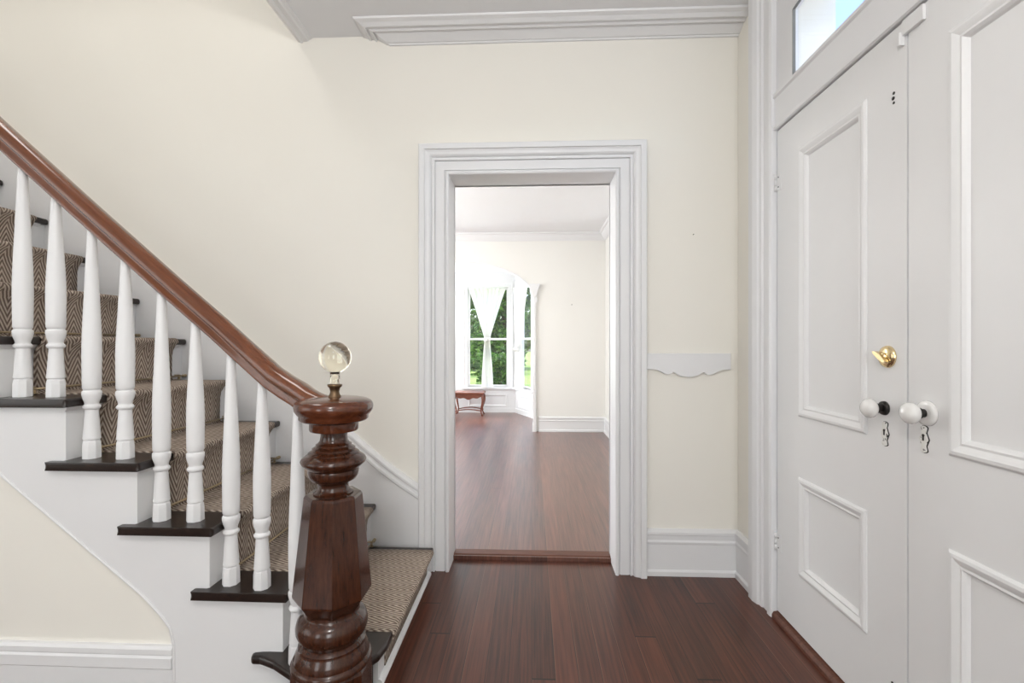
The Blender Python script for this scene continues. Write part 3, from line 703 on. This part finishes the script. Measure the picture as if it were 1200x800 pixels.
structure(MB().box(SX, SX + .12, YF + .12, SYJ, 0, BCEIL).build('wall_bay_right', M_WHITE)); structure(MB().box(mir(SX) - .12, mir(SX), YF + .12, SYJ, 0, BCEIL).build('wall_bay_left', M_WHITE))

# tied sheer curtains
def curtain(label, loc, rot, wt, wk, wb, z1, zk, z0, kshift=0.0, cat='curtain'):
    t = thing('curtain', label, cat, loc, 'white tied curtains in the bay'); t.rotation_euler = (0, 0, rot)
    NU, NV = 72, 60; vs = []; fs = []
    for j in range(NV + 1):
        v = j / NV; z = z1 + (z0 - z1) * v
        if z > zk:
            s = (z1 - z) / (z1 - zk); wd = wt + (wk - wt) * (s ** .92); cx = kshift * s
            if s > .85: wd = wd + (0)
        else:
            s = (zk - z) / (zk - z0); wd = wk + (wb - wk) * min(1, s * 1.25) ** .8; cx = kshift * (1 - s * .3)
        gather = 1 - (wd - wk) / (wt - wk)
        for i in range(NU + 1):
            u = i / NU - .5
            amp = .010 + .022 * gather
            y = amp * math.sin(u * 2 * math.pi * 9 + .6 * math.sin(v * 5)) * (1 - .3 * abs(u)) + .006 * math.sin(u * 37 + v * 3)
            sag = .03 * math.sin(math.pi * (u + .5)) * (1 - v) if z > zk else 0
            vs.append((cx + u * wd, y, z))
    for j in range(NV):
        for i in range(NU):
            a = j * (NU + 1) + i; fs.append((a, a + 1, a + NU + 2, a + NU + 1))
    m = MB(); m.add(vs, fs, True); m.build('cloth', M_SHEER, t)
    k = MB(); rr = []
    for i in range(16):
        a = 2 * math.pi * i / 16; rr.append([(kshift + (wk * .52 + .022 * math.cos(b)) * math.cos(a), (.035 + .022 * math.cos(b)) * math.sin(a), zk + .034 * math.sin(b) + .006 * math.sin(3 * a)) for b in [2 * math.pi * q / 10 for q in range(10)]])
    k.strips(rr, True, True, smooth=True); 
    k.lathe([(0, -.022), (.016, -.018), (.030, 0), (.022, .016), (0, .02)], 12, (kshift, -.06, zk), 'Y')
    k.build('tie_knot', M_SHEER, t)
    MB().lathe([(.006, -wt / 2 - .02), (.006, wt / 2 + .02)], 10, (0, 0, z1 + .0), 'X').build('curtain_rod', M_WHITE, t)
    return t
curtain('white sheer curtain knotted at its middle over the front bay window', (-.752, BY - .075, 0), 0, .64, .085, .19, 2.13, 1.27, .45)
aa = math.atan2(SYJ - BY, SX - BXR); mid = Vector(((BXR + SX) / 2, (BY + SYJ) / 2)); nn = Vector((math.sin(aa), -math.cos(aa)))
pc = mid + nn * .075
curtain('white sheer curtain knotted over the angled window on the right', (pc.x, pc.y, 0), aa, .60, .085, .20, 2.13, 1.10, .45, -.12)

# little bench in the bay
bn = thing('bench', 'small reddish wooden bench with scalloped apron and curved legs by the bay window', 'bench', (-1.025, 7.72, FZ2))
MB().box(-.255, .255, -.165, .165, .352, .380).build('seat', M_BENCHW, bn, .008, 3)
ap = MB()
def apron(Lh):
    pts = [(-Lh, .352), (Lh, .352), (Lh, .285)]
    for k in range(21):
        u = 1 - 2 * k / 20; pts.append((u * Lh * .96, .300 - .030 * math.cos(u * math.pi * .5) ** 2 - .010 * math.cos(u * math.pi * 3)))
    pts.append((-Lh, .285)); return pts
for y in (-.145, .130): ap.prism(apron(.225), y, y + .015, lambda a, b, d: (a, d, b))
for x in (-.230, .215): ap.prism(apron(.135), x, x + .015, lambda a, b, d: (d, a, b))
ap.build('apron', M_BENCHW, bn)
for sxn in (-1, 1):
    for syn in (-1, 1):
        rr = []
        for k in range(13):
            t = k / 12; z = .352 * (1 - t); bow = .018 * math.sin(math.pi * t * 1.0) * (1 - t) * 2 - .020 * max(0, t - .55) * -2.2
            bow = .020 * math.sin(2 * math.pi * t * .9) * (1 - .3 * t) * 1.0 + (.020 * max(0, t - .8) / .2)
            r = .024 - .013 * min(1, t * 1.25) + (.006 if t > .93 else 0)
            cx_, cy_ = sxn * (.215 + bow), syn * (.130 + bow)
            rr.append([(cx_ + r * math.cos(a), cy_ + r * math.sin(a), z) for a in [2 * math.pi * q / 10 for q in range(10)]])
        MB().strips(rr, True, smooth=True).build('leg', M_BENCHW, bn)
for syn in (-1, 1):
    s = MB()
    s.strips([[(x, syn * .130 + .007 * math.cos(a), .075 + .030 * math.sin(math.pi * (x + .22) / .44) + .009 * math.sin(a)) for a in [2 * math.pi * q / 8 for q in range(8)]] for x in [-.22 + .44 * k / 12 for k in range(13)]], True, smooth=True)
    s.build('stretcher', M_BENCHW, bn)

# ------------------------------------------------------------------ outside
structure(MB().box(-60, 60, BY + .12, 90, -.3, -.12).build('ground_lawn', M_LAWN), 'sunlit green lawn outside the bay windows', 'lawn')
structure(MB().box(XR + .27, 60, -20, BY + .12, -.3, -.12).build('ground_side', M_BOUNCE))
structure(MB().box(XL - .3, XR2 + .3, -3.3, YF + .15, 5.36, 5.5).build('roof', M_WHITE))
def shrub(label, cat, loc, rx, ry, rz, nleaf, size, name='leafy_tree', trunk=0.0):
    t = thing(name, label, cat, loc, 'trees and shrubs on the lawn')
    m = MB(); rnd = random.Random(int(loc[0] * 100) + nleaf)
    clumps = [(rnd.uniform(-.7, .7) * rx, rnd.uniform(-.8, .3) * ry, rnd.uniform(.15, .95) * rz * 1.6, rnd.uniform(.28, .5)) for _ in range(26)]
    for i in range(nleaf):
        cx_, cy_, cz_, cr = clumps[i % len(clumps)]
        d = Vector((rnd.gauss(0, 1), rnd.gauss(0, 1), rnd.gauss(0, 1))).normalized() * (rnd.random() ** .35)
        c = Vector((cx_ + d.x * cr * rx, cy_ + d.y * cr * ry, max(.05, cz_ + d.z * cr * rz)))
        a = Vector((rnd.gauss(0, 1), rnd.gauss(0, 1), rnd.gauss(0, .6))).normalized(); b = a.cross(Vector((rnd.gauss(0, 1), rnd.gauss(0, 1), rnd.gauss(0, 1)))).normalized()
        s = size * rnd.uniform(.6, 1.3)
        m.add([c - a * s, c + b * s * .45, c + a * s, c - b * s * .45], [(0, 1, 2, 3)])
    me = bpy.data.meshes.new('foliage'); me.from_pydata(m.v, [], m.f); me.materials.append(M_LEAF)
    o = bpy.data.objects.new('foliage', me); col.objects.link(o); o.parent = t
    MB().lathe([(.22, 0), (.16, rz * .5), (.10, rz * 1.1)], 10).build('trunk', M_BARK, t)
    return t
shrub('big leafy green tree at the lawn edge behind the left pane', 'tree', (-4.2, 26, -.12), 3.0, 2.4, 3.2, 9000, .17)
shrub('big bright green tree behind the right pane of the front bay window', 'tree', (-1.2, 21, -.12), 1.5, 1.6, 3.0, 8000, .14)
shrub('dark green tree seen through the angled window on the right', 'tree', (1.9, 27, -.12), 1.7, 1.6, 2.6, 8000, .17)
shrub('low green bush on the lawn behind the right half of the front bay window', 'bush', (-.95, 15.0, -.12), .75, .7, .62, 4000, .07, 'leafy_bush')
